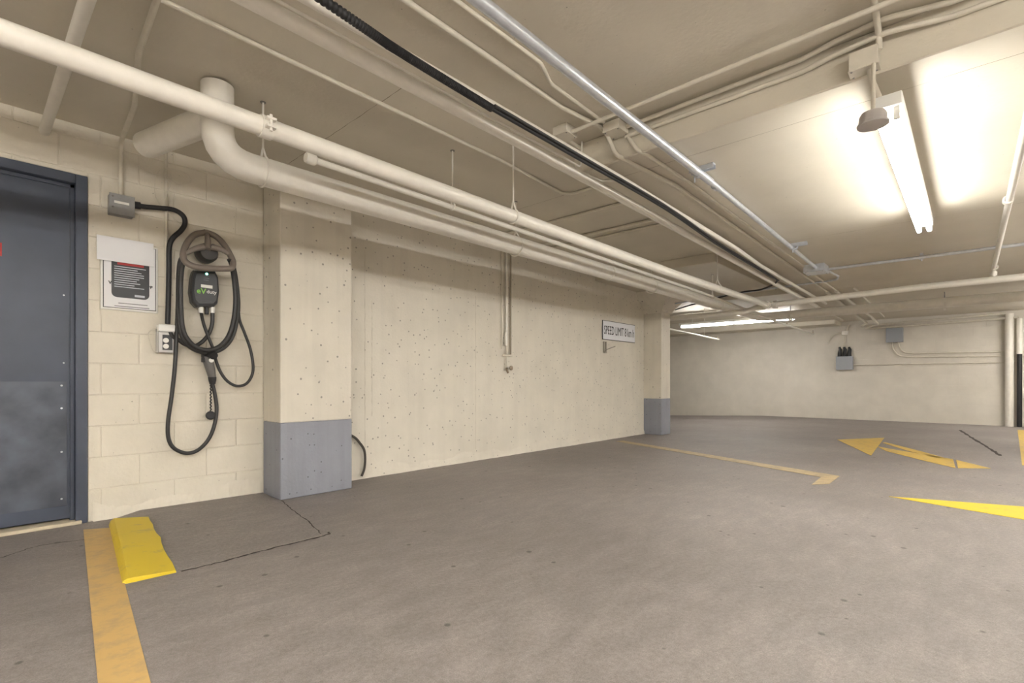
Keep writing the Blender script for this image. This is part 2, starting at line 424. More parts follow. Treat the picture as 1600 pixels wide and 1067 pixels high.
# ---------------------------------------------------------------- columns with grey-painted feet
def column(x0, x1, y0, y1, band, label, capital=None):
    t = thing('column', label, 'column')
    bm = bmesh.new(); box(bm, x0, x1, y0, y1, band, ZC if not capital else ZP, 0.006)
    obj('shaft', bm, M_COL, t)
    obj('painted_foot', B(x0 - .0012, x1 + .0012, y0 - .0012, y1, 0, band, 0.006), M_GREYBAND, t)
    if capital:
        zc, fl = capital; bm = bmesh.new()
        prof = [(zc, 0.004), (zc + .02, 0.022), (zc + .05, .03), (ZP - .004, fl)]
        rings = []
        for z, f in prof:
            rings.append([bm.verts.new(p) for p in ((x0 - f, y0 - f, z), (x1 + f, y0 - f, z), (x1 + f, y1 + min(f, .0), z), (x0 - f, y1 + min(f, .0), z))])
        for i in range(3):
            for k in range(4): bm.faces.new((rings[i][k], rings[i][(k + 1) % 4], rings[i + 1][(k + 1) % 4], rings[i + 1][k]))
        bm.faces.new(rings[0][::-1]); bm.faces.new(rings[-1]); bmesh.ops.recalc_face_normals(bm, faces=bm.faces[:])
        obj('capital', bm, M_COL, t)
    return t
column(1.60, 2.185, 3.80, WY, 0.575, 'wide cream concrete column with grey-blue foot beside the wall charger')
column(7.79, 8.12, 3.79, WY, 0.60, 'slim cream column with flared top and grey-blue foot beside the speed limit sign', (2.02, 0.26))

# ---------------------------------------------------------------- door
door = bpy.data.objects.new('door_1', None); C.objects.link(door); tag(door, 'dark blue-grey steel door with scuffed kick plate in block wall', kind='structure')
bm = bmesh.new()
fw = 0.058
box(bm, DX1 - fw, DX1, WY - .012, WY + .12, 0.0, DZ, 0.004, 2); box(bm, DX0, DX0 + fw, WY - .012, WY + .12, 0.0, DZ, 0.004, 2)
box(bm, DX0 + fw, DX1 - fw, WY - .012, WY + .12, DZ - fw, DZ, 0.004, 2)
box(bm, DX1 - fw - .022, DX1 - fw, WY + .035, WY + .12, 0, DZ - fw, .002); box(bm, DX0 + fw, DX0 + fw + .022, WY + .035, WY + .12, 0, DZ - fw, .002)
box(bm, DX0 + fw, DX1 - fw, WY + .035, WY + .12, DZ - fw - .022, DZ - fw, .002)
obj('door_frame', bm, M_DOOR, door)
leaf = obj('door_leaf', B(DX0 + fw + .004, DX1 - fw - .004, WY + .045, WY + .088, 0.035, DZ - fw - .004, .002), M_DOOR, door)
kick = obj('kick_plate', B(DX0 + fw + .04, DX1 - fw - .035, WY + .0425, WY + .0448, 0.115, 0.885, .0008), M_KICK, leaf)
obj('threshold', B(DX0 + .02, DX1 - .03, WY - .03, WY + .10, 0, 0.022, .004), plain('worn_sill', (0.62, 0.54, 0.40), .7, noise=.2, scale=12), door)
for z in (0.16, 0.45, 0.72, 0.86): obj('screw', lathe(bmesh.new(), [(.006, 0), (.005, -.003)], (DX1 - fw - .06, WY + .0425, z), 'Y', 8), M_STEEL, leaf)
for z in (1.0, 1.42): obj('screw', lathe(bmesh.new(), [(.005, 0), (.004, -.003)], (DX1 - fw - .05, WY + .045, z), 'Y', 8), M_STEEL, leaf)
pl = obj('door_sign', B(-.26, px(3, 388, Y=WY + .04).x, WY + .041, WY + .0448, px(2, 398, Y=WY).z, px(2, 377, Y=WY).z, .0005), M_RED, leaf)
obj('lever_handle', sweep(bmesh.new(), [(DX0 + .13, WY + .045, 1.0), (DX0 + .13, WY - .01, 1.0), (DX0 + .25, WY - .01, 1.0)], .01, 10), M_STEEL, leaf, True)

# ---------------------------------------------------------------- floor markings
def flat(name, pix, mat, label, cat, z=0.003, pts=None, group=None):
    P = pts or [px(u, v, Z=0.0) for u, v in pix]
    o = obj(name, prism(bmesh.new(), [(p[0], p[1]) for p in P], 0.0005, z), mat); return tag(o, label, cat, group)
flat('bay_line', None, M_YLINE, 'worn ochre bay line on the floor beside the yellow kerb', 'floor marking',
     pts=[(-.035, -.9), (.075, -.9), (.605, 3.84), (.49, 3.91)])
flat('bay_line', [(962, 689.5), (974, 688.5), (1312, 744), (1296, 756), (1268, 757.5), (1283, 745.6)], M_YPALE, 'thin pale bay line ending in a short tick on the floor', 'floor marking')
ar = thing('arrow_marking', 'worn yellow direction arrow painted on the floor before the far wall', 'floor marking')
for nm, pix in (('head', [(1308, 687), (1382, 684), (1361, 712)]), ('shaft', [(1379, 692), (1383, 691), (1440, 705.5), (1478, 716), (1462, 715), (1420, 705)]),
                ('shaft', [(1370, 697.5), (1400, 703), (1450, 711), (1489, 717.5), (1493, 731.5), (1440, 719), (1385, 705)]), ('shaft', [(1494, 718.7), (1548, 732), (1497, 731.6)])):
    obj(nm, prism(bmesh.new(), [tuple(px(u, v, Z=0)[:2]) for u, v in pix], .0005, .003), M_YARROW, ar)
flat('arrow_marking', [(1389, 776), (1600, 792), (1690, 802), (1680, 836), (1600, 812)], M_YFRESH, 'bright yellow painted triangle tapering to a point on the floor', 'floor marking')
flat('bay_line', None, M_YARROW, 'ochre bay line running out from the black pipe on far wall', 'floor marking',
     pts=[px(1590, 672, Z=0), px(1597, 727, Z=0), px(1625, 727, Z=0), px(1602, 672, Z=0)])

# raised pad with yellow nosing beneath the charger
bm = bmesh.new()
top = [((.50, 2.755), .012), ((.675, 2.74), .0022), ((1.40, 2.765), .0022), ((1.585, 3.79), .006), ((1.585, 4.085), .02), ((.80, 4.085), .03), ((.64, 3.93), .034)]
hi = [bm.verts.new((x, y, z)) for (x, y), z in top]; lo = [bm.verts.new((x - (.02 if i in (0, 6) else 0), y - (.012 if i < 2 else 0), 0)) for i, ((x, y), z) in enumerate(top)]
bm.faces.new(hi)
for i in range(7): bm.faces.new((lo[i], lo[(i + 1) % 7], hi[(i + 1) % 7], hi[i]))
bmesh.ops.recalc_face_normals(bm, faces=bm.faces[:])
pad = thing('raised_pad', 'low concrete pad with bright yellow painted end below the charger', 'kerb')
obj('slab', bm, M_FLOOR, pad)
bm = bmesh.new()
ye = [((.50, 2.75), .048), ((.672, 2.737), .041), ((.79, 3.83), .05), ((.64, 3.93), .053)]
n = 10; A_ = []; 
for k in range(n + 1):
    s = k / n
    zt_ = .018 + .020 * min(1, s * 3); l = Vector((.498 + (.638 - .498) * s, 2.748 + 1.18 * s, zt_)); r_ = Vector((.672 + .118 * s + random.uniform(-.006, .006), 2.735 + 1.1 * s, .007 + .026 * min(1, s * 2)))
    A_.append([bm.verts.new(p) for p in ((l.x - .026, l.y - .004, .0), (l.x - .018 + random.uniform(-.004, .004), l.y, zt_ * .6), (l.x, l.y, zt_), (r_.x, r_.y, r_.z))])
for a, c in zip(A_[:-1], A_[1:]):
    for i in range(3): bm.faces.new((a[i], a[i + 1], c[i + 1], c[i]))
f0 = A_[0]; g = bm.verts.new((f0[3].co.x, f0[3].co.y - .012, 0)); g0 = bm.verts.new((f0[0].co.x + .02, f0[0].co.y - .012, 0))
bm.faces.new((f0[0], f0[1], f0[2], f0[3], g, g0)); bmesh.ops.recalc_face_normals(bm, faces=bm.faces[:])
obj('yellow_nosing', bm, M_CURB, pad)

def crack(path, wd, label):
    bm = bmesh.new(); prev = None; P = spline(path, 10)
    for i, p in enumerate(P):
        t = (P[min(i + 1, len(P) - 1)] - P[max(i - 1, 0)]).normalized(); nrm = Vector((-t.y, t.x, 0)); j = nrm * random.uniform(-.006, .006)
        w_ = wd * random.uniform(.35, 1.0)
        c = (bm.verts.new(p + j + nrm * w_), bm.verts.new(p + j - nrm * w_))
        if prev: bm.faces.new((prev[0], prev[1], c[1], c[0]))
        prev = c
    return tag(obj('floor_crack', bm, M_CRACK), label, 'crack')
crack([(.69, 2.716, .0015), (.9, 2.722, .0015), (1.15, 2.742, .0015), (1.40, 2.744, .0015), (1.46, 2.79, .0015)], .011, 'dark crack along the front of the concrete pad')
crack([(1.40, 2.77, .009), (1.47, 3.1, .009), (1.54, 3.5, .009), (1.59, 3.76, .009)], .005, 'crack running from the pad corner to the column foot')
crack([px(0, 872, Z=.0015), px(60, 853, Z=.0015), px(132, 843, Z=.0015)], .005, 'thin floor crack beside the door threshold')
crack([px(1500, 672, Z=.0015), px(1520, 685, Z=.0015), px(1545, 700, Z=.0015), px(1563, 712, Z=.0015)], .03, 'dark tarry crack in the floor near the far wall')

# ---------------------------------------------------------------- pipes along the ceiling
ZL = CH + 1.2
ZU, ZT = CH + 1.11, CH + 1.15        # sprinkler main: along the wall, at its tee
YL, YU = 3.0, 2.28
DL, DU = 0.159, 0.083
RX = 0.93
low = thing('drain_pipe', 'thickest cream pipe hung along the left wall below the thinner main', 'pipe')
XE = 10.35
path = [(RX, YL, ZC - .01), (RX, YL, ZL), (XE, YL, ZL + .035), (XE, -5.9, ZL + .02)]
obj('run', sweep(bmesh.new(), fillet(path, .17), DL / 2, 28), M_PIPE, low, True)
obj('branch', sweep(bmesh.new(), [(RX, YL + .02, CH + 1.43), (.755, 3.69, CH + 1.43)], .074, 24), M_PIPE, low, True)
for x in (4.9, 8.2): obj('coupling', ringband(bmesh.new(), (x, YL, ZL + .035 * (x - RX) / (XE - RX)), (1, 0, 0), DL / 2 - .002, DL / 2 + .006, .06, 28), M_PIPE, low, True)
upp = thing('sprinkler_main', 'long cream sprinkler main crossing in front of the thicker drain pipe', 'pipe')
XT = 8.25
obj('run', sweep(bmesh.new(), [(-3.98, YU, ZU), (5.0, YU, ZU), (XT - .09, YU, ZT)], DU / 2, 24), M_PIPE, upp, True)
xm = thing('cross_main', 'cream sprinkler cross main meeting the long main at a tee near slim column', 'pipe')
obj('run', sweep(bmesh.new(), fillet([(XT, -5.95, CH + 1.21), (XT, .5, CH + 1.203), (XT, YU + .12, ZT), (XT, YU + .34, CH + 1.088), (XT, 6.5, CH + 1.078)], .06), DU / 2, 24), M_PIPE, xm, True)
bm = bmesh.new(); ringband(bm, (XT, YU - .09, ZT + .003), (0, 1, 0), DU / 2 - .002, DU / 2 + .018, .05, 20)
sweep(bm, [(XT - .1, YU, ZT), (XT, YU, ZT)], DU / 2 + .006, 20)
obj('flange', ringband(bmesh.new(), (XT, YU + .085, ZT), (0, 1, 0), DU / 2 - .002, DU / 2 + .018, .05, 20), M_PIPE, xm, True)
obj('flange', ringband(bmesh.new(), (XT - .10, YU, ZT), (1, 0, 0), DU / 2 - .002, DU / 2 + .018, .05, 20), M_PIPE, xm, True)
obj('tee_fitting', bm, M_PIPE, xm, True)

# thin sprinkler branch below / behind the main
gy, gz = 2.66, CH + 1.212
br = thing('sprinkler_branch', 'thin cream sprinkler branch running just under the long main', 'pipe')
gx0 = px(482, 240, Y=gy).x
obj('run', sweep(bmesh.new(), [(gx0, gy, gz), (6.5, gy, gz - .03), (10.35, gy, gz - .115), (13.0, gy, gz - .135)], .018, 14), M_PIPE, br, True)
obj('end_cap', lathe(bmesh.new(), [(.006, -.02), (.026, -.016), (.03, 0), (.03, .035), (.02, .045)], (gx0, gy, gz), 'X', 16), M_PIPE, br, True)
def head(x, y, z, parent, up=False):
    bm = bmesh.new(); s = 1 if up else -1
    lathe(bm, [(.012, 0), (.012, s * .02), (.006, s * .024), (.006, s * .05), (.017, s * .052), (.017, s * .055)], (x, y, z), 'Z', 10)
    return obj('sprinkler_head', bm, M_BRONZE, parent, True)
for x_, dz_ in ((10.8, -.103), (12.95, -.118)): head(x_, gy, gz + dz_, br, True)
b2 = thing('sprinkler_branch', 'thin cream sprinkler branch beyond the far column below the tube light', 'pipe')
obj('run', sweep(bmesh.new(), [(9.0, 4.25, CH + 1.0), (12.0, 4.4, CH + .985)], .017, 12), M_PIPE, b2, True)
head(11.9, 4.395, CH + 1.0, b2, True)
obj('drop_rod', sweep(bmesh.new(), [(11.0, 4.35, CH + 1.0), (11.0, 4.35, ZC)], .005, 8), M_PIPE, b2)

# hangers
def hanger(x, y, zp, d, ztop, label, clamp=False, group='pipe hangers'):
    t = thing('pipe_hanger', label, 'hanger', group)
    if not clamp:
        obj('rod', sweep(bmesh.new(), [(x, y, zp + d / 2 + .05), (x, y, ztop)], .0055, 8), M_PIPE, t, True)
        obj('anchor', lathe(bmesh.new(), [(.016, 0), (.016, .004)], (x, y, ztop - .004), 'Z', 8), M_DARKSTEEL, t)
    bm = bmesh.new()
    if clamp:
        ringband(bm, (x, y, zp), (1, 0, 0), d / 2 - .001, d / 2 + .006, .05, 24)
        box(bm, x - .02, x + .02, y - d / 2 - .028, y - d / 2 + .002, zp + .012, zp + .022); box(bm, x - .02, x + .02, y - d / 2 - .028, y - d / 2 + .002, zp - .022, zp - .012)
        sweep(bm, [(x, y - d / 2 - .016, zp - .035), (x, y - d / 2 - .016, zp + .035)], .007, 8)
        obj('split_clamp', bm, M_PIPE, t, True)
    else:
        r = d / 2 + .004; n = 22
        loop = [(x, y + r * math.sin(a), zp + r * math.cos(a)) for a in [math.radians(28) + k * math.radians(304) / n for k in range(n + 1)]]
        loop = [(x, y, zp + r + .055)] + loop + [(x, y, zp + r + .055)]
        bm = bmesh.new(); sweep(bm, loop, .006, 8); obj('loop', bm, M_PIPE, t, True)
    return t
x1 = px(415, 200, Y=YU).x
hanger(x1, YU, ZU, DU, ZC, 'bolted split clamp hanger on the long main near the riser elbow', True)
hanger(px(411, 170, Y=YL).x, YL, ZL, DL, ZC, 'rod hanger on the thick drain pipe near the riser elbow')
x3 = px(802, 300, Y=YU).x
hanger(x3, YU, ZU, DU, ZC, 'loop hanger on the long main above the wall valve')
hanger(px(707, 270, Y=gy).x, gy, gz, .038, ZC, 'thin rod hanger of the sprinkler branch next to loop hanger')
hanger(px(806, 350, Y=YL).x, YL, ZL, DL, ZC, 'rod hanger on the thick drain pipe above the wall valve')
hanger(px(1018, 432, Y=YL).x, YL, ZL, DL, ZP, 'rod hanger on the thick drain pipe before the slim column')
hanger(px(1121, 440, Y=YU).x, YU, ZU + .025, DU, ZC, 'loop hanger on the long main beside the drop panel')
hanger(px(1113, 445, Y=gy).x, gy, gz - .045, .038, ZP, 'thin rod hanger of the sprinkler branch under the drop panel')
for u, v, lab in ((1476, 470, 'hanger on the drain cross run near the far wall box'), (1235, 492, 'hanger on the drain cross run beside the elbow')):
    p = px(u, v, X=XE)
    t = thing('pipe_hanger', lab, 'hanger', 'pipe hangers')
    obj('rod', sweep(bmesh.new(), [(XE, p.y, ZL + DL / 2), (XE, p.y, ZB)], .007, 8), M_DARKSTEEL, t)
    bm = bmesh.new(); ringband(bm, (XE, p.y, ZL - .006), (0, 1, 0), DL / 2 - .001, DL / 2 + .006, .03, 22); obj('loop', bm, M_PIPE, t, True)

# pipe breaking out of the ceiling paint, and its neighbours
pipe('heating_pipe', [(-3.9, 1.86, CH + 1.335), (2.0, 1.865, CH + 1.333), (5.0, 1.91, CH + 1.325), (7.6, 1.96, CH + 1.31), (9.9, 1.98, CH + 1.30)], .06, M_PIPE, 'cream pipe left of the black flexible conduit under the ceiling', seg=22)
pipe('conduit', [(-3.0, 1.838, CH + 1.368), (2.4, 1.845, CH + 1.368), (2.70, 1.87, CH + 1.385), (2.76, 1.90, ZC - .02)], .012, M_PIPE, 'thinnest cream conduit lying along the top of a ceiling pipe', bend=.05, seg=10)
pipe('water_pipe', [(-2.5, 1.735, CH + 1.345), (3.0, 1.718, CH + 1.342), (5.2, 1.745, CH + 1.33), (6.2, 1.80, CH + 1.33), (9.9, 1.84, CH + 1.32)], .04, M_PIPE, 'slim cream pipe that the black flexible conduit lies against', seg=18)
# black corrugated flexible conduit continuing as smooth cable
fpts = [px(505, 0, Z=CH + 1.305), px(620, 78, Z=CH + 1.305), px(768, 169, Z=CH + 1.303), px(900, 245, Z=CH + 1.297), px(1040, 326, Z=CH + 1.30), px(1120, 381, Z=CH + 1.305), px(1194, 426, Z=CH + 1.305)]
d0 = (fpts[0] - fpts[1]).normalized(); fpts = [fpts[0] + d0 * 2.5] + fpts
flex = thing('flexible_conduit', 'black corrugated flexible conduit and cable curving away under the ceiling', 'conduit')
dense = spline(fpts[:4], 260)
rr = [0.0185 if (i // 2) % 2 == 0 else 0.0150 for i in range(len(dense))]
obj('corrugated_sleeve', sweep(bmesh.new(), dense, .018, 10, lambda i: rr[i]), M_BLACK, flex, True)
tail = [fpts[3]] + fpts[4:] + [px(1214, 439, Z=CH + 1.305), px(1190, 452, Z=CH + 1.305), px(1154, 457.5, Z=CH + 1.305), px(1085, 475, Z=CH + 1.305), px(1055, 484, Z=CH + 1.305)]
obj('cable', sweep(bmesh.new(), spline(tail, 14), .0115, 10), M_BLACK, flex, True)
obj('cable', sweep(bmesh.new(), [p + Vector((0, -.022, .004)) for p in spline(tail[:6], 14)], .0075, 10), M_CABLE, flex, True)

# conduits tight to the ceiling
pipe('conduit', [(-3, 2.475, ZC - .013), (2.6, 2.50, ZC - .013), (3.42, 2.56, ZC - .013), (3.49, 2.50, ZC - .013), (3.49, 2.30, ZC - .013)], .024, M_COND, 'cream ceiling conduit that bends sharply at a slab joint', bend=.06, seg=12)
H = [(-2.5, 1.70, ZC - .014), (2.35, 1.755, ZC - .014), (2.72, 1.70, ZC - .02), (2.775, 1.66, ZB + .03), (2.86, 1.60, ZB - .016), (3.4, 1.55, ZB - .014), (9.0, 1.66, ZB - .014)]
pipe('conduit', H, .027, M_COND, 'cream conduit stepping down onto the dropped slab left of its twin', bend=.09, seg=12)
J = [(-2.5, 1.585, ZC - .012), (1.95, 1.59, ZC - .012), (2.12, 1.66, ZC - .012), (2.66, 1.67, ZC - .012)]
pipe('conduit', J, .021, M_COND, 'thin cream conduit ending at a ceiling box by the galvanised conduit', bend=.12, seg=12)
pipe('conduit', [(2.80, 1.60, ZC - .05), (2.80, 1.52, ZB + .02), (2.86, 1.47, ZB - .014), (3.4, 1.46, ZB - .014), (9.0, 1.54, ZB - .014)], .025, M_COND, 'cream conduit between its twin and the galvanised conduit on dropped slab', bend=.06, seg=12)
pipe('conduit', [(2.57, 1.845, ZC - .044), (2.57, -5.5, ZC - .044)], .024, M_COND, 'lone cream conduit crossing the upper ceiling before the dropped slab', seg=12)
def jog(dx, z0):
    bx = XB - .014 - dx
    return [(bx, 1.60, z0), (bx, .62, z0), (bx - .02, .48, z0 + .012), (bx - .045, .28, z0 + .014), (bx, .06, z0), (bx, -5.5, z0)]
pipe('conduit', jog(.0, ZC - .075), .024, M_COND, 'lower of two cream conduits on the slab edge above the tube light', bend=.25, seg=12)
pipe('conduit', jog(.03, ZC - .03), .024, M_COND, 'upper of two cream conduits on the slab edge above the tube light', bend=.25, seg=12)
pipe('conduit', [(1.2, .30, ZC - .013), (2.5, .30, ZC - .013), (2.76, .31, ZC - .05), (2.765, .31, ZC - .12)], .026, M_COND, 'short cream conduit dropping to the box above the tube light', bend=.08, seg=12)
pipe('conduit', [(2.60, 1.93, ZC - .03), (2.82, 1.93, ZC - .05), (2.83, 1.92, ZB - .012), (3.0, 1.9, ZB - .012), (3.05, 1.82, ZB - .012)], .02, M_COND, 'short hooked conduit from the ceiling box to the slab joint', bend=.05, seg=10)
for x, dd in ((3.97, .03), (4.57, .032), (4.75, .024)):
    pipe('conduit', [(x, 2.3 if x > 4 else 2.1, ZC - .016), (x - .03, 3.9, ZC - .016), (x - .03, WY - .02, ZC - .03)], dd, M_COND,
         {3.97: 'cream cross conduit farthest from the drop panel', 4.57: 'thickest cream cross conduit feeding the wall valve', 4.75: 'thinner cream cross conduit nearest the drop panel'}[x], seg=12, bend=.03)

def jbox(x, y, z, sx, sy, sz, label, mat=M_COND, cover=True, group=None):
    t = thing('junction_box', label, 'electrical box', group)
    obj('body', B(x - sx / 2, x + sx / 2, y - sy / 2, y + sy / 2, z - sz, z, .004, 2), mat, t)
    if cover:
        obj('cover', B(x - sx / 2 - .003, x + sx / 2 + .003, y - sy / 2 - .003, y + sy / 2 + .003, z - sz - .004, z - sz, .0015), mat, t)
        for a in (-1, 1):
            for c in (-1, 1): obj('screw', lathe(bmesh.new(), [(.005, 0), (.004, -.003)], (x + a * sx * .4, y + c * sy * .4, z - sz - .004), 'Z', 8), M_DARKSTEEL, t)
    return t
jbox(2.57, 1.90, ZC, .11, .11, .055, 'cream ceiling box where the lone cross conduit ends')
jbox(2.73, 1.63, ZC - .01, .12, .11, .055, 'cream ceiling box beside the galvanised conduit')

# galvanised conduit
SY, SZ = 1.33, CH + 1.362
gal = thing('galvanised_conduit', 'bright galvanised conduit on strut brackets running to a steel box', 'conduit')
obj('run', sweep(bmesh.new(), [(-3, SY - .06, SZ), (3.45, SY - .01, SZ)], .025, 18), M_STEEL, gal, True)
obj('run', sweep(bmesh.new(), [(3.45, SY - .01, SZ), (6.86, SY + .05, SZ - .005)], .0195, 18), M_STEEL, gal, True)
for u, v in ((1090, 258), (1242, 392)):
    x = px(u, v, Y=SY).x
    bm = bmesh.new(); box(bm, x - .02, x + .02, SY - .11, SY + .05, SZ + .024, SZ + .038, .002)
    box(bm, x - .02, x - .016, SY - .11, SY + .05, SZ + .005, SZ + .025); box(bm, x + .016, x + .02, SY - .11, SY + .05, SZ + .005, SZ + .025)
    obj('strut_bracket', bm, M_STEEL, gal)
    bm = bmesh.new(); ringband(bm, (x, SY, SZ), (1, 0, 0), .0175, .028, .03, 16); sweep(bm, [(x, SY + .02, SZ - .01), (x, SY + .02, SZ - .055)], .005, 8)
    obj('clamp', bm, M_STEEL, gal, True)
x = px(1118, 300, Y=SY).x
bm = bmesh.new(); ringband(bm, (x, SY, SZ), (1, 0, 0), .0165, .023, .05, 16); obj('coupling', bm, M_STEEL, gal, True)
jbox(6.98, 1.40, ZB, .26, .22, .085, 'square galvanised pull box where bright conduits meet', M_STEEL)
g2 = thing('galvanised_conduit', 'galvanised conduit crossing the dropped slab towards the right wall', 'conduit')
obj('run', sweep(bmesh.new(), [(7.06, 1.285, ZB - .045), (7.10, -5.5, ZB - .045)], .017, 14), M_STEEL, g2, True)
y = px(1440, 396, X=7.08).y
bm = bmesh.new(); ringband(bm, (7.08, y, ZB - .045), (0, 1, 0), .0165, .023, .045, 14); box(bm, 7.068, 7.092, y - .014, y + .014, ZB - .03, ZB); sweep(bm, [(7.08, y, ZB - .06), (7.08, y, ZB - .085)], .007, 8)
obj('clamp', bm, M_STEEL, g2, True)
pipe('conduit', [(7.08, 1.32, ZB - .04), (7.75, 1.30, ZB - .02), (8.02, 1.36, ZB - .02), (8.05, 1.6, ZB - .02), (8.05, 2.3, ZB - .03), (8.05, 3.7, ZB - .10)], .026, M_STEEL, 'steel conduit looping from the pull box behind the sprinkler main', bend=.12, seg=12)

# right-hand sprinkler riser line
rp = thing('sprinkler_branch', 'cream sprinkler branch with couplings hung under the dropped slab beyond the tube light', 'pipe')
ry = -.21
obj('run', sweep(bmesh.new(), fillet([(2.9, ry, CH + 1.33), (XT - .03, ry + .03, CH + 1.33), (XT - .0, ry + .03, CH + 1.24)], .06), .0215, 14), M_PIPE, rp, True)
for x_ in (px(1581, 345, Y=ry).x, XT - .12): obj('coupling', ringband(bmesh.new(), (x_, ry + .02, CH + 1.33), (1, 0, 0), .02, .031, .05, 16), M_PIPE, rp, True)
obj('coupling', ringband(bmesh.new(), (XT, ry + .03, CH + 1.275), (0, 0, 1), .02, .034, .05, 16), M_PIPE, rp, True)

# left end: conduit and pipes over the door
cnd = [px(245, 0, Z=ZC - .042), px(217, 82, Z=ZC - .042), (.66, 3.5, ZC - .042), (.70, WY - .02, ZC - .042), (.70, WY - .018, 2.035)]
d0 = (Vector(cnd[0]) - Vector(cnd[1])).normalized(); cnd = [Vector(cnd[0]) + d0 * 2] + cnd
pipe('conduit', cnd, .026, M_COND, 'cream conduit dropping down the block wall to the grey steel box', bend=.05, seg=12)
pipe('vent_pipe', [(.335, .3, CH + 1.52), (.335, WY, CH + 1.50)], .052, M_PIPE, 'cream pipe running into the block wall above the door', bend=.1, seg=20)
pipe('conduit', [(.95, WY - .016, 1.42), (.95, WY - .016, ZC)], .018, M_COND, 'thin cream conduit up the block wall behind the black feed hose', seg=10)
t = thing('bundled_wire', 'loose coil of thin bare wire tied on the block wall conduit', 'wire')
q = [(188, 236), (205, 250), (232, 268), (258, 276), (280, 288), (297, 285), (292, 272), (268, 264), (248, 268), (242, 300), (255, 326), (285, 352)]
obj('strand', sweep(bmesh.new(), spline([px(u, v, Y=WY - .03) for u, v in q], 8), .0025, 6), M_COND, t)
q = [(262, 262), (258, 275), (266, 288), (262, 300), (266, 315), (262, 330), (258, 316), (262, 300), (268, 280), (262, 264)]
obj('strand', sweep(bmesh.new(), spline([px(u, v, Y=WY - .04) for u, v in q], 8), .0035, 6), M_COND, t)

# ---------------------------------------------------------------- fluorescent fixtures
def fixture(x0, y0, z, axis, label, n=2, tl=1.2, stems=None, tube=M_TUBE):
    t = thing('tube_light', label, 'light', 'twin tube strip lights')
    L_ = n * tl + .04
    def bx(a0, a1, b0, b1, z0, z1, bev=.0):
        return (a0, a1, b0, b1, z0, z1, bev)
    def place(bm, a0, a1, b0, b1, z0, z1, bev=0):
        if axis == 'X': box(bm, x0 + a0, x0 + a1, y0 + b0, y0 + b1, z + z0, z + z1, bev)
        else: box(bm, x0 + b0, x0 + b1, y0 + a0, y0 + a1, z + z0, z + z1, bev)
    bm = bmesh.new(); place(bm, 0, L_, -.055, .055, .035, .09, .004); obj('housing', bm, M_WHITE, t)
    for k in range(n):
        for s in (-.032, .032):
            a, c = .02 + k * tl + .03, .02 + (k + 1) * tl - .03
            P = [(x0 + a, y0 + s, z), (x0 + c, y0 + s, z)] if axis == 'X' else [(x0 + s, y0 + a, z), (x0 + s, y0 + c, z)]
            obj('tube', sweep(bmesh.new(), P, .0165, 10), tube, t, True)
        for a in (.02 + k * tl + .012, .02 + (k + 1) * tl - .03):
            for s in (-.032, .032):
                bm = bmesh.new(); place(bm, a, a + .018, s - .012, s + .012, -.018, .035); obj('lampholder', bm, M_PLASTIC, t)
    if stems is None:
        for a in (.3, L_ - .3):
            P = [(x0 + a, y0, z + .09), (x0 + a, y0, (ZB if x0 > XB and y0 < YB else ZC))] if axis == 'X' else [(x0, y0 + a, z + .09), (x0, y0 + a, ZB if y0 + a < 3.7 else ZC)]
            obj('stem', sweep(bmesh.new(), P, .008, 8), M_WHITE, t)
    return t
fx = fixture(2.86, .29, CH + 1.225, 'X', 'lit twin-tube strip light hung below the dropped slab with round sensor at its end', stems=(), tube=M_TUBE_DIM)
obj('stem', sweep(bmesh.new(), [(2.775, .345, 2.30), (2.80, .335, 2.24), (2.885, .32, CH + 1.315)], .0125, 10), M_COND, fx, True)
bm = bmesh.new(); sweep(bm, [(5.0, .29, CH + 1.31), (5.0, .29, ZB)], .008, 8); obj('stem', bm, M_WHITE, fx)
t = jbox(2.772, .365, 2.385, .07, .11, .085, 'cream box on the slab edge feeding the tube light')
sn = thing('occupancy_sensor', 'round grey sensor hanging on a stem before the tube light', 'sensor')
c_ = px(1364, 192, X=2.72)
obj('body', lathe(bmesh.new(), [(.016, .045), (.045, .043), (.052, .03), (.054, .0), (.060, -.004), (.060, -.012), (.03, -.018)], c_, 'Z', 24), plain('sensor_grey', (.42, .39, .37), .45), sn, True)
obj('stem', sweep(bmesh.new(), [(c_.x, c_.y, c_.z + .04), (c_.x + .02, c_.y, 2.30)], .009, 10), M_COND, sn, True)
fixture(11.4, 2.64, CH + 1.27, 'Y', 'lit twin-tube strip light beyond the slim column, partly behind the drain elbow', tube=M_TUBE_DIM)
# unseen fixtures added to brighten walls and ceiling; the first inferred from cable shadows
for (x, y, lab) in ((-2.9, .3, 'tube light behind the viewpoint in the door aisle'), (-3.4, -1.6, 'unseen fill tube light added in the aisle by the back wall'), (-.5, -1.6, 'unseen fill tube light added in the aisle beside the viewpoint'),
                    (5.6, -1.6, 'unseen fill tube light added in the aisle before the sprinkler cross main'), (10.7, -1.6, 'unseen fill tube light added in the aisle by the far wall'), (3.2, -4.2, 'unseen fill tube light added over the opposite bays'), (-3.2, -4.2, 'tube light over the opposite bays by the back wall, added as fill')):
    fixture(x, y, CH + 1.225, 'X', lab)

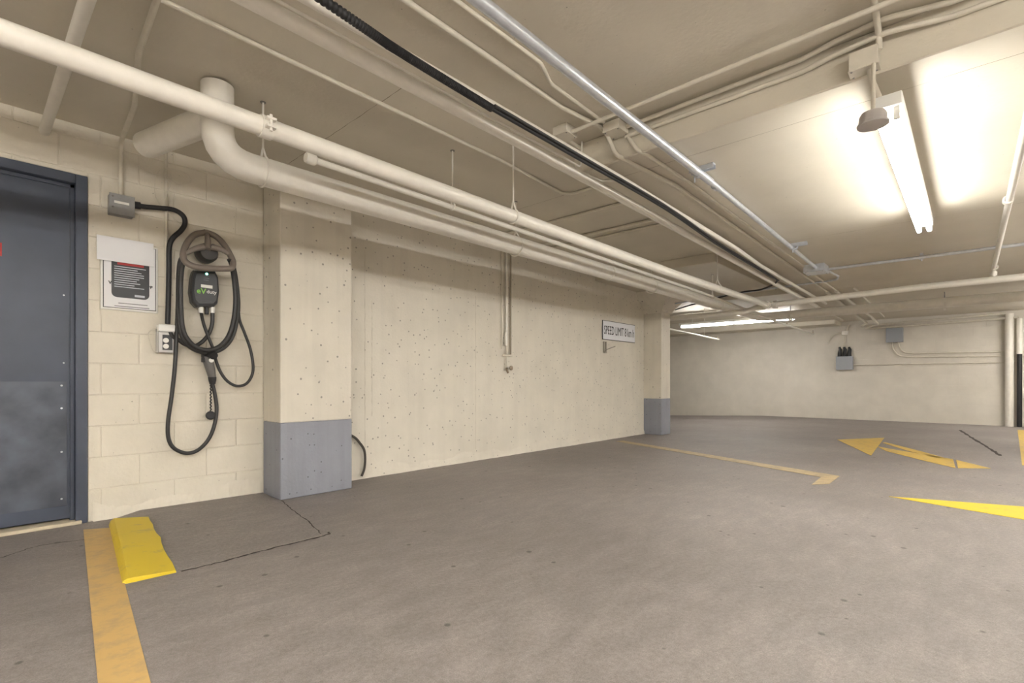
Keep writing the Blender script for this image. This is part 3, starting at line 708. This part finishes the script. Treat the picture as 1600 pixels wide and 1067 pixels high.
# ---------------------------------------------------------------- things on the left wall
# valve set
vs = thing('wall_valve', 'small pipe drops ending in a tap on the concrete wall', 'valve')
def wp(u, v, off=.02): return px(u, v, Y=WY - off)
obj('drop', sweep(bmesh.new(), [wp(791.5, 350, .03), wp(791.5, 520, .03)], .014, 12), M_PIPE, vs, True)
obj('drop', sweep(bmesh.new(), [wp(798, 350), wp(798, 553), wp(793, 556)], .010, 10), plain('dull_pipe', (.36, .31, .23), .5), vs, True)
obj('drop', sweep(bmesh.new(), [wp(784, 350), wp(784, 545)], .007, 10), M_COND, vs, True)
bm = bmesh.new(); sweep(bm, [wp(790.5, 519, .03), wp(790.5, 540, .03)], .02, 12); obj('valve_body', bm, M_PIPE, vs, True)
bm = bmesh.new(); sweep(bm, [wp(785, 555, .03), wp(800, 556, .03)], .012, 10); sweep(bm, [wp(792, 540, .03), wp(792, 578, .03)], .008, 10); obj('tee', bm, M_COND, vs, True)
bm = bmesh.new(); sweep(bm, [wp(792, 575, .02), wp(792, 578, .06), wp(794, 583, .075)], .012, 10); lathe(bm, [(.006, 0), (.028, -.004), (.028, -.012), (.008, -.016)], wp(798, 575, .055), 'Y', 12); obj('tap', bm, M_BRONZE, vs, True)

# speed limit sign
sg = thing('speed_sign', 'white speed limit sign with black lettering on the concrete wall', 'sign')
sx0, sx1, sz0, sz1 = 6.49, 7.47, CH + .632, CH + .925
obj('plate', B(sx0, sx1, WY - .014, WY - .004, sz0, sz1, .002), M_INK, sg)
sface = obj('face', B(sx0 + .008, sx1 - .008, WY - .0155, WY - .0135, sz0 + .008, sz1 - .008), plain('sign_white', (.78, .79, .82), .4), sg)
text('lettering', 'SPEED LIMIT 8 km h', .185, M_INK, Vector(((sx0 + sx1) / 2, WY - .017, (sz0 + sz1) / 2 - .005)), (1, 0, 0), (0, 0, 1), sface, bold=0.0, fit=.90)
cl = thing('wall_clip', 'bent metal bracket on the wall below the speed sign', 'bracket')
p = px(944, 543, Y=WY)
bm = bmesh.new()
for du in (0, .055): box(bm, p.x - .03 + du, p.x - .018 + du, WY - .02, WY, p.z - .07, p.z + .09)
box(bm, p.x - .03, p.x + .037, WY - .025, WY - .005, p.z - .085, p.z - .06)
obj('bracket', bm, plain('dull_metal', (.36, .33, .28), .5, .4), cl)
obj('arm', sweep(bmesh.new(), [(p.x, WY - .02, p.z - .04), (p.x + .12, WY - .12, p.z + .02)], .006, 8), plain('dull_metal', (.36, .33, .28)), cl)
# hose stub by the wide column
pipe('hose_stub', [(2.2, WY - .03, .47), px(552, 682, Y=WY - .03), px(562, 692, Y=WY - .03), px(569, 703, Y=WY - .035), px(570.5, 718, Y=WY - .035), px(569, 733, Y=WY - .035), px(565, 744, Y=WY - .035)], .022, plain('dark_hose', (.06, .05, .04), .6), 'short dark hose curving out beside the wide column foot', 'hose', smooth_curve=True, seg=10)
hb = thing('hose_tap', 'small tap with hanging black hose behind the slim column', 'tap')
obj('tap', sweep(bmesh.new(), [(8.12, 3.95, 1.0), (8.19, 3.95, 1.0), (8.2, 3.95, .97)], .014, 10), M_PIPE, hb, True)
obj('hose', sweep(bmesh.new(), [(8.15, 3.94, 1.12), (8.145, 3.94, .85), (8.15, 3.94, .5)], .008, 8), M_BLACK, hb, True)

# notice board
nb = thing('notice_board', 'white notice board with black panel and taped paper on block wall', 'sign')
y_ = WY - .012
a = px(157, 384, Y=y_); c = px(247, 489, Y=y_)
bx0, bx1 = a.x, c.x
zt, zb = px(200, 380, Y=y_).z, px(200, 486, Y=y_).z
obj('board', B(bx0, bx1, WY - .012, WY - .001, zb, zt, .006, 2), M_PLASTIC, nb)
obj('border', B(bx0 + .012, bx1 - .012, WY - .0135, WY - .0115, zb + .014, zt - .01), M_INK, nb)
obj('face', B(bx0 + .016, bx1 - .016, WY - .0145, WY - .013, zb + .018, zt - .012), M_PAPER, nb)
kx0, kx1 = px(174, 440, Y=y_).x, px(233, 440, Y=y_).x; kz0, kz1 = px(200, 466, Y=y_).z, px(200, 400, Y=y_).z
pts_ = [(kx0, kz1), (kx1, kz1)]
for cx_, a0 in ((kx1 - .03, 0), (kx0 + .03, -90)):
    for k in range(6): a_ = math.radians(a0 - k * 18); pts_.append((cx_ + .03 * math.cos(a_), kz0 + .03 + .03 * math.sin(a_)))
bm = bmesh.new(); fr = [bm.verts.new((x, WY - .0165, z)) for x, z in pts_]; bk = [bm.verts.new((x, WY - .014, z)) for x, z in pts_]
bm.faces.new(fr); bm.faces.new(bk[::-1])
for k in range(len(pts_)): bm.faces.new((fr[k], fr[k - 1], bk[k - 1], bk[k]))
bmesh.ops.recalc_face_normals(bm, faces=bm.faces[:]); bpan = obj('black_panel', bm, M_SCREEN, nb)
bm = bmesh.new()
for k in range(10):
    z = kz1 - .08 - k * .0145; wd = (kx1 - kx0) * random.uniform(.55, .92)
    box(bm, kx0 + .014, kx0 + .0 + wd, WY - .0172, WY - .0164, z, z + .005)
box(bm, kx1 - .08, kx1 - .025, WY - .0172, WY - .0164, kz0 + .012, kz0 + .026)
obj('fine_print', bm, plain('print_white', (.55, .57, .62), .5), bpan)['kind'] = 'stuff'
obj('headline', B(kx0 + .03, kx1 - .03, WY - .0172, WY - .0164, kz1 - .065, kz1 - .05), M_RED, bpan)
bm = bmesh.new()
for z, i in ((zb + .045, .03), (zb + .025, .02)): box(bm, bx0 + .03 + i * 2, bx1 - .03 - i, WY - .0152, WY - .0144, z, z + .005)
obj('caption', bm, plain('print_grey', (.16, .16, .17), .6), nb)
text('mark', 'V1', .028, M_INK, Vector((bx0 + .055, WY - .0153, px(168, 441, Y=y_).z)), (1, 0, 0), (0, 0, 1), nb, bold=.001)
text('mark', '3B', .028, M_INK, Vector((bx1 - .045, WY - .0153, px(239, 450, Y=y_).z)), (1, 0, 0), (0, 0, 1), nb, bold=.001)
pa, pb, pc = px(151, 366, Y=WY - .02), px(240, 375, Y=WY - .02), px(151, 405, Y=WY - .02)
bm = bmesh.new(); n = 6; fr, bk = [], []
for k in range(n + 1):
    s_ = k / n; z = pa.z + (pc.z - pa.z) * s_; yy = WY - .0185 - .012 * s_ * s_
    fr.append([bm.verts.new((x_, yy, z)) for x_ in (pa.x, pb.x)]); bk.append([bm.verts.new((x_, yy + .0012, z)) for x_ in (pa.x, pb.x)])
for k in range(n):
    bm.faces.new((fr[k][0], fr[k + 1][0], fr[k + 1][1], fr[k][1])); bm.faces.new((bk[k][0], bk[k][1], bk[k + 1][1], bk[k + 1][0]))
    for q in (0, 1): bm.faces.new((fr[k][q], bk[k][q], bk[k + 1][q], fr[k + 1][q]))
for k in (0, n): bm.faces.new((fr[k][0], fr[k][1], bk[k][1], bk[k][0]))
bmesh.ops.recalc_face_normals(bm, faces=bm.faces[:])
obj('taped_paper', bm, M_PAPER, nb)

# grey steel box and black feed hose
gb = thing('pull_box', 'grey steel box with white label on the block wall', 'electrical box')
a, c = px(170, 303, Y=WY - .06), px(210, 338, Y=WY - .06); gx0, gx1 = a.x, c.x; gz1, gz0 = px(190, 305, Y=WY - .06).z, px(190, 337, Y=WY - .06).z
obj('body', B(gx0 + .003, gx1 - .003, WY - .07, WY, gz0 + .003, gz1 - .003, .003), M_GREYBOX, gb)
obj('cover', B(gx0, gx1, WY - .074, WY - .07, gz0, gz1, .0015), M_GREYBOX, gb)
obj('label_strip', B(gx0 + .025, gx1 - .03, WY - .0752, WY - .0738, (gz0 + gz1) / 2 + .005, (gz0 + gz1) / 2 + .02), M_PLASTIC, gb)
for z in (gz0 + .045, gz1 - .02): obj('screw', lathe(bmesh.new(), [(.006, 0), (.005, -.004)], (gx0 + .018, WY - .074, z), 'Y', 8), M_DARKSTEEL, gb)
fd = thing('feed_hose', 'black flexible feed hose from grey box down to the outlet box', 'hose')
q = [(211, 320), (226, 323), (250, 325), (272, 328), (286, 337), (289, 349), (283, 360), (270, 372), (264.5, 386), (264, 420), (263, 470), (262, 506)]
obj('hose', sweep(bmesh.new(), spline([px(u, v, Y=WY - .04) for u, v in q], 8), .0165, 12), M_BLACK, fd, True)
bm = bmesh.new(); sweep(bm, [px(209, 320, Y=WY - .04), px(219, 321.5, Y=WY - .04)], .024, 12); obj('gland', bm, M_BLACK, fd, True)

# outlet in weatherproof box
ob = thing('outlet_box', 'clear covered outlet box with white top at the hose end', 'outlet')
o0, o1 = px(246, 520, Y=WY - .05), px(272, 552, Y=WY - .05); bz0, bz1 = o1.z, px(260, 512, Y=WY - .05).z
obj('back_box', B(o0.x, o1.x, WY - .035, WY, bz0, bz1, .004), M_CLEAR, ob)
obj('cover_frame', B(o0.x + .004, o1.x - .004, WY - .065, WY - .035, bz0 + .004, bz1 - .03, .006, 2), M_CLEAR, ob)
obj('dark_plate', B(o0.x + .025, o1.x - .014, WY - .067, WY - .064, bz0 + .02, bz1 - .05), M_SCREEN, ob)
bm = bmesh.new(); cx = (o0.x + o1.x) / 2 + .004
for dz in (.045, .085): lathe(bm, [(.017, 0), (.017, -.005)], (cx - .008, WY - .067, bz0 + dz), 'Y', 12)
obj('receptacle', bm, M_PLASTIC, ob)
obj('top_cap', B(o0.x + .0, o1.x + .004, WY - .08, WY - .005, bz1 - .03, bz1 + .02, .008, 2), M_WHITE, ob)
q = [(249, 512), (238, 515), (232, 522), (235, 535), (240, 548), (249, 551)]
obj('wire', sweep(bmesh.new(), spline([px(u, v, Y=WY - .03) for u, v in q], 6), .003, 6), M_COND, ob)

# charger
ch = thing('ev_charger', 'charcoal wall charger with green light hanging below the steering wheel hook', 'charger')
YC = WY - .10
def cp(u, v, off=.10): return px(u, v, Y=WY - off)
out = [(304, 421), (338, 422), (343, 432), (344.5, 455), (342, 474), (336, 480), (309, 480), (302, 472), (299, 455), (301, 432)]
bm = bmesh.new(); vsb = []
for off, sc in ((0, .96), (.06, 1.0), (.085, .93), (.095, .80)):
    ctr = cp(321.5, 451); ring = []
    for u, v in out:
        p = cp(u, v); q = ctr + (p - ctr) * sc; ring.append(bm.verts.new((q.x, WY - .005 - off, q.z)))
    vsb.append(ring)
for A1, A2 in zip(vsb[:-1], vsb[1:]):
    for k in range(len(out)): bm.faces.new((A1[k], A1[(k + 1) % len(out)], A2[(k + 1) % len(out)], A2[k]))
bm.faces.new(vsb[0]); bm.faces.new(vsb[-1]); bmesh.ops.recalc_face_normals(bm, faces=bm.faces[:])
chb = obj('body', bm, M_CHGREY, ch)
fy = WY - .1005
def face_rect(name, u0, v0, u1, v1, mat):
    a, c = cp(u0, v0), cp(u1, v1); obj(name, B(a.x, c.x, fy - .001, fy + .001, min(a.z, c.z), max(a.z, c.z)), mat, chb)
face_rect('label_strip', 314, 444, 332, 451, M_PLASTIC)
face_rect('fine_print', 318, 434.4, 327, 435.4, M_PANELGREY); face_rect('fine_print', 318, 437.4, 326, 438.2, M_PANELGREY); face_rect('fine_print', 316, 469, 331, 470.6, M_PANELGREY)
obj('status_light', lathe(bmesh.new(), [(.008, 0), (.006, -.003)], (cp(323, 428).x, fy, cp(323, 428).z), 'Y', 12), M_LED, chb)
text('logo', 'eV', .054, M_GREEN, Vector((cp(314.5, 454).x, fy - .0012, cp(314.5, 455).z)), (1, 0, 0), (0, 0, 1), chb, bold=.001)
text('logo', 'duty', .036, M_WHITE, Vector((cp(330.5, 456).x, fy - .0012, cp(330.5, 456.5).z)), (1, 0, 0), (0, 0, 1), chb)
bm = bmesh.new()
for u in (314, 332): sweep(bm, [cp(u, 480, .06), cp(u, 489, .06)], .017, 12)
obj('gland', bm, M_PLASTIC, ch, True)
bm = bmesh.new(); sweep(bm, [cp(323, 480, .06), cp(323, 491, .06)], .013, 12); obj('plug', bm, M_BLACK, ch, True)

# steering wheel used as a cable hook
wh = thing('wheel_hook', 'taupe steering wheel mounted as a cable hook over the charger', 'hook')
def cw(cu, cv): return 130 + cu / 5.333, 230 + cv / 5.333       # from enlarged study coordinates to photo px
rim = [(1020, 708), (1100, 740), (1165, 800), (1215, 880), (1248, 955), (1235, 1005), (1170, 1012), (1080, 1010), (985, 1005), (900, 985), (845, 945), (835, 885), (865, 800), (930, 730)]
def wy_(cv): return WY - (.06 + .17 * (cv - 690) / 320)
R3 = []
for cu, cv in rim:
    u, v = cw(cu, cv); R3.append(px(u, v, Y=wy_(cv)))
loop = spline(R3 + [R3[0]], 6)
obj('rim', sweep(bmesh.new(), loop, .021, 12), M_WHEEL, wh, True)
hubc = px(*cw(1035, 880), Y=WY - .10)
bm = bmesh.new(); lathe(bm, [(.03, -.045), (.055, -.04), (.068, -.01), (.07, .05), (.05, .09)], hubc, 'Y', 20); obj('hub', bm, M_HUB, wh, True)
def spoke(a, c, r0=.015, r1=.02):
    P = [px(*cw(*p[:2]), Y=p[2]) for p in (a, c)]
    P = spline([P[0], (P[0] + P[1]) / 2 + Vector((0, -.01, .008)), P[1]], 6)
    return obj('spoke', sweep(bmesh.new(), P, .016, 10, lambda i: r0 + (r1 - r0) * i / len(P)), M_WHEEL, wh, True)
spoke((1030, 715, wy_(715)), (1038, 850, WY - .155), .014, .024); spoke((850, 890, wy_(890)), (1000, 830, WY - .155), .014, .024); spoke((1225, 900, wy_(900)), (1070, 830, WY - .155), .014, .024)
obj('mount', sweep(bmesh.new(), [(hubc.x, WY, hubc.z), (hubc.x, WY - .06, hubc.z)], .04, 14), M_HUB, wh, True)

# charging cable, loops over the wheel hook
cb = thing('charging_cable', 'black charging cable looped over the wheel hook on block wall', 'cable')
def loopc(q, off, r, nm='cable_loop'):
    P = [px(u, v, Y=WY - (o if o else off)) for u, v, o in [(p + (None,))[:3] for p in q]]
    return obj(nm, sweep(bmesh.new(), spline(P, 8), r, 12), M_CABLE, cb, True)
loopc([(286, 400, .16), (281, 412, .15), (279, 440), (279, 480), (281, 510), (287, 530), (300, 544), (322, 551), (345, 546), (361, 530), (369, 505), (372, 475), (369, 440), (365, 418, .16), (360, 402, .17)], .12, .0155)
loopc([(289, 404, .2), (284, 420, .17), (282, 450), (283, 490), (286, 515), (293, 530), (306, 542), (324, 547), (343, 541), (357, 525), (365, 500), (368, 470), (366, 440), (362, 415, .18), (358, 405, .2)], .145, .0155)
loopc([(284, 404, .17), (279, 425, .13), (278, 470), (276, 520), (273, 575), (268, 620), (263, 655), (262.5, 680), (268, 696), (280, 705), (295, 708), (311, 702), (326, 686), (335, 664), (338.5, 640), (336.5, 620), (333, 604), (331.5, 596)], .075, .0128, 'cable_drop')
loopc([(314, 487, .06), (318, 505), (325, 525), (333, 545), (338, 565), (345, 582), (356, 596), (370, 603), (384, 600), (393, 588), (395.5, 572), (391, 545), (382, 520), (374, 498), (372, 470), (369, 435), (364, 408, .15)], .09, .0105, 'cable_drop')
loopc([(332, 487, .06), (331.5, 505), (327, 520), (317, 533), (303, 541), (289, 538), (279, 531), (268, 524), (265, 510)], .06, .0135, 'feed_tail')

cn = thing('charging_connector', 'grey and black charging connector hanging under the cable loop', 'connector')
def kp(u, v, off=.085): return px(u, v, Y=WY - off)
bm = bmesh.new(); sweep(bm, [kp(322, 556), kp(326, 566), kp(329, 578), kp(331.5, 590)], .03, 14, lambda i: (.033, .034, .030, .024)[i]); obj('handle', bm, M_HANDLE, cn, True)
bm = bmesh.new(); sweep(bm, [kp(331.5, 589), kp(331.8, 594), kp(332, 600)], .026, 14, lambda i: (.027, .025, .019)[i]); obj('collar', bm, M_BLACK, cn, True)
bm = bmesh.new(); sweep(bm, [kp(323, 552, .10), kp(331, 553, .13), kp(334, 556, .16)], .028, 14); box(bm, kp(315, 560).x, kp(319, 560).x, WY - .11, WY - .07, kp(317, 566).z, kp(317, 552).z, .003); obj('head', bm, M_BLACK, cn, True)
bm = bmesh.new(); p = kp(330, 563, .118); lathe(bm, [(.016, 0), (.016, -.006), (.009, -.008)], p, 'Y', 14); obj('release_button', bm, M_PLASTIC, cn, True)
bm = bmesh.new(); tw = []
for k in range(60):
    s = k / 59; p = kp(329.3, 600 + 42 * s, .07); tw.append(p + Vector((.0035 * math.cos(k * .9), .0035 * math.sin(k * .9), 0)))
sweep(bm, tw, .0045, 6); obj('cap_cord', bm, M_BLACK, cn, True)
bm = bmesh.new(); p = kp(329, 649, .07); lathe(bm, [(.026, .01), (.031, .006), (.031, -.006), (.024, -.012)], p, 'Y', 18); obj('dust_cap', bm, M_BLACK, cn, True)

# ---------------------------------------------------------------- far wall electrics
def fp(u, v, off=.03): return px(u, v, X=XF - off)
def farbox(u0, v0, u1, v1, dep, label, mat=M_PANELGREY):
    a, c = fp(u0, v0, dep), fp(u1, v1, dep); t = thing('panel_box', label, 'electrical box')
    y0, y1 = sorted((a.y, c.y)); z0, z1 = sorted((a.z, c.z))
    obj('body', B(XF - dep + .01, XF, y0 + .004, y1 - .004, z0 + .004, z1 - .004, .004), mat, t); obj('cover', B(XF - dep, XF - dep + .012, y0, y1, z0, z1, .004), mat, t); return t
farbox(1384, 513, 1411, 534, .14, 'upper grey panel box with two curved conduits on the far wall')
gbx = farbox(1306, 557, 1332, 577.5, .14, 'lower grey panel box with black glands on top on the far wall')
for u in (1312, 1319.5, 1327):
    obj('gland', sweep(bmesh.new(), [fp(u, 558, .07), fp(u, 552, .07), fp(u + 1, 546, .07), fp(u - .5, 542, .07)], .03, 10, lambda i: (.045, .04, .032, .02)[i]), M_BLACK, gbx, True)
jt = thing('junction_box', 'small cream box with curved conduits above the lower grey panel box', 'electrical box')
a, c = fp(1315, 517, .08), fp(1325, 523, .08)
obj('body', B(XF - .08, XF, min(a.y, c.y), max(a.y, c.y), c.z, a.z, .004), M_PIPE, jt)
obj('conduit_arc', sweep(bmesh.new(), spline([fp(1316, 520, .04), fp(1308, 521, .04), fp(1299, 527, .04), fp(1294, 537, .04)], 6), .017, 10), M_COND, jt, True)
obj('conduit_arc', sweep(bmesh.new(), spline([fp(1322, 518, .04), fp(1324, 512, .04), fp(1328, 507, .04)], 6), .017, 10), M_COND, jt, True)
obj('cable_drop', sweep(bmesh.new(), spline([fp(1320, 522, .04), fp(1320, 532, .04), fp(1319, 542, .05)], 6), .012, 8), M_COND, jt, True)
pipe('conduit', [fp(1394, 533, .06), fp(1395, 545, .02), fp(1403, 556, .02), fp(1420, 558, .02), fp(1610, 555.5, .02)], .03, M_COND, 'lower curved conduit leaving the upper grey panel box', bend=.25, seg=10)
pipe('conduit', [fp(1403, 533, .06), fp(1405, 543, .02), fp(1412, 551, .02), fp(1428, 552.4, .02), fp(1610, 548.5, .02)], .03, M_COND, 'upper curved conduit leaving the upper grey panel box', bend=.25, seg=10)
pipe('conduit', [fp(1331, 570.5, .02), fp(1610, 565.3, .02)], .022, M_COND, 'straight thin conduit from the lower grey panel box along far wall', seg=8)
st = thing('stand_pipe', 'wide cream vertical pipe on the far wall beside the black pipe', 'pipe')
obj('run', sweep(bmesh.new(), [fp(1577, 668.3, .09), fp(1577, 490, .09)], .065, 18), M_PIPE, st, True)
sb = thing('stand_pipe', 'vertical pipe on far wall, black below and cream above', 'pipe')
obj('lower_run', sweep(bmesh.new(), [fp(1593, 669, .09), fp(1593, 553, .09)], .038, 16), M_BLACK, sb, True)
obj('upper_run', sweep(bmesh.new(), [fp(1593, 553, .09), fp(1593, 497, .09)], .045, 16), M_PIPE, sb, True)
pipe('conduit', [(9.0, 1.66, ZB - .02), (13.0, 1.80, ZB - .02), (13.3, 1.7, 2.15), fp(1345, 510, .1), fp(1572, 489.5, .1)], .05, M_COND, 'cream conduit along the top of far wall to wide vertical pipe', bend=.1, seg=10)
pipe('conduit', [(9.0, 1.54, ZB - .02), (13.0, 1.60, ZB - .02), (13.3, 1.5, 2.12), fp(1350, 514, .1), fp(1592, 495.5, .1)], .05, M_COND, 'cream conduit below its neighbour along the top of far wall', bend=.1, seg=10)
for k, (y, r) in enumerate(((2.05, .035), (1.3, .03))):
    pipe('conduit', [(8.95, y, ZB - .02), (13.3, y + .1, ZB - .02)], r, M_COND, ('cream conduit on the far ceiling left of the paired conduits', 'cream conduit on the far ceiling right of the paired conduits')[k], seg=10)
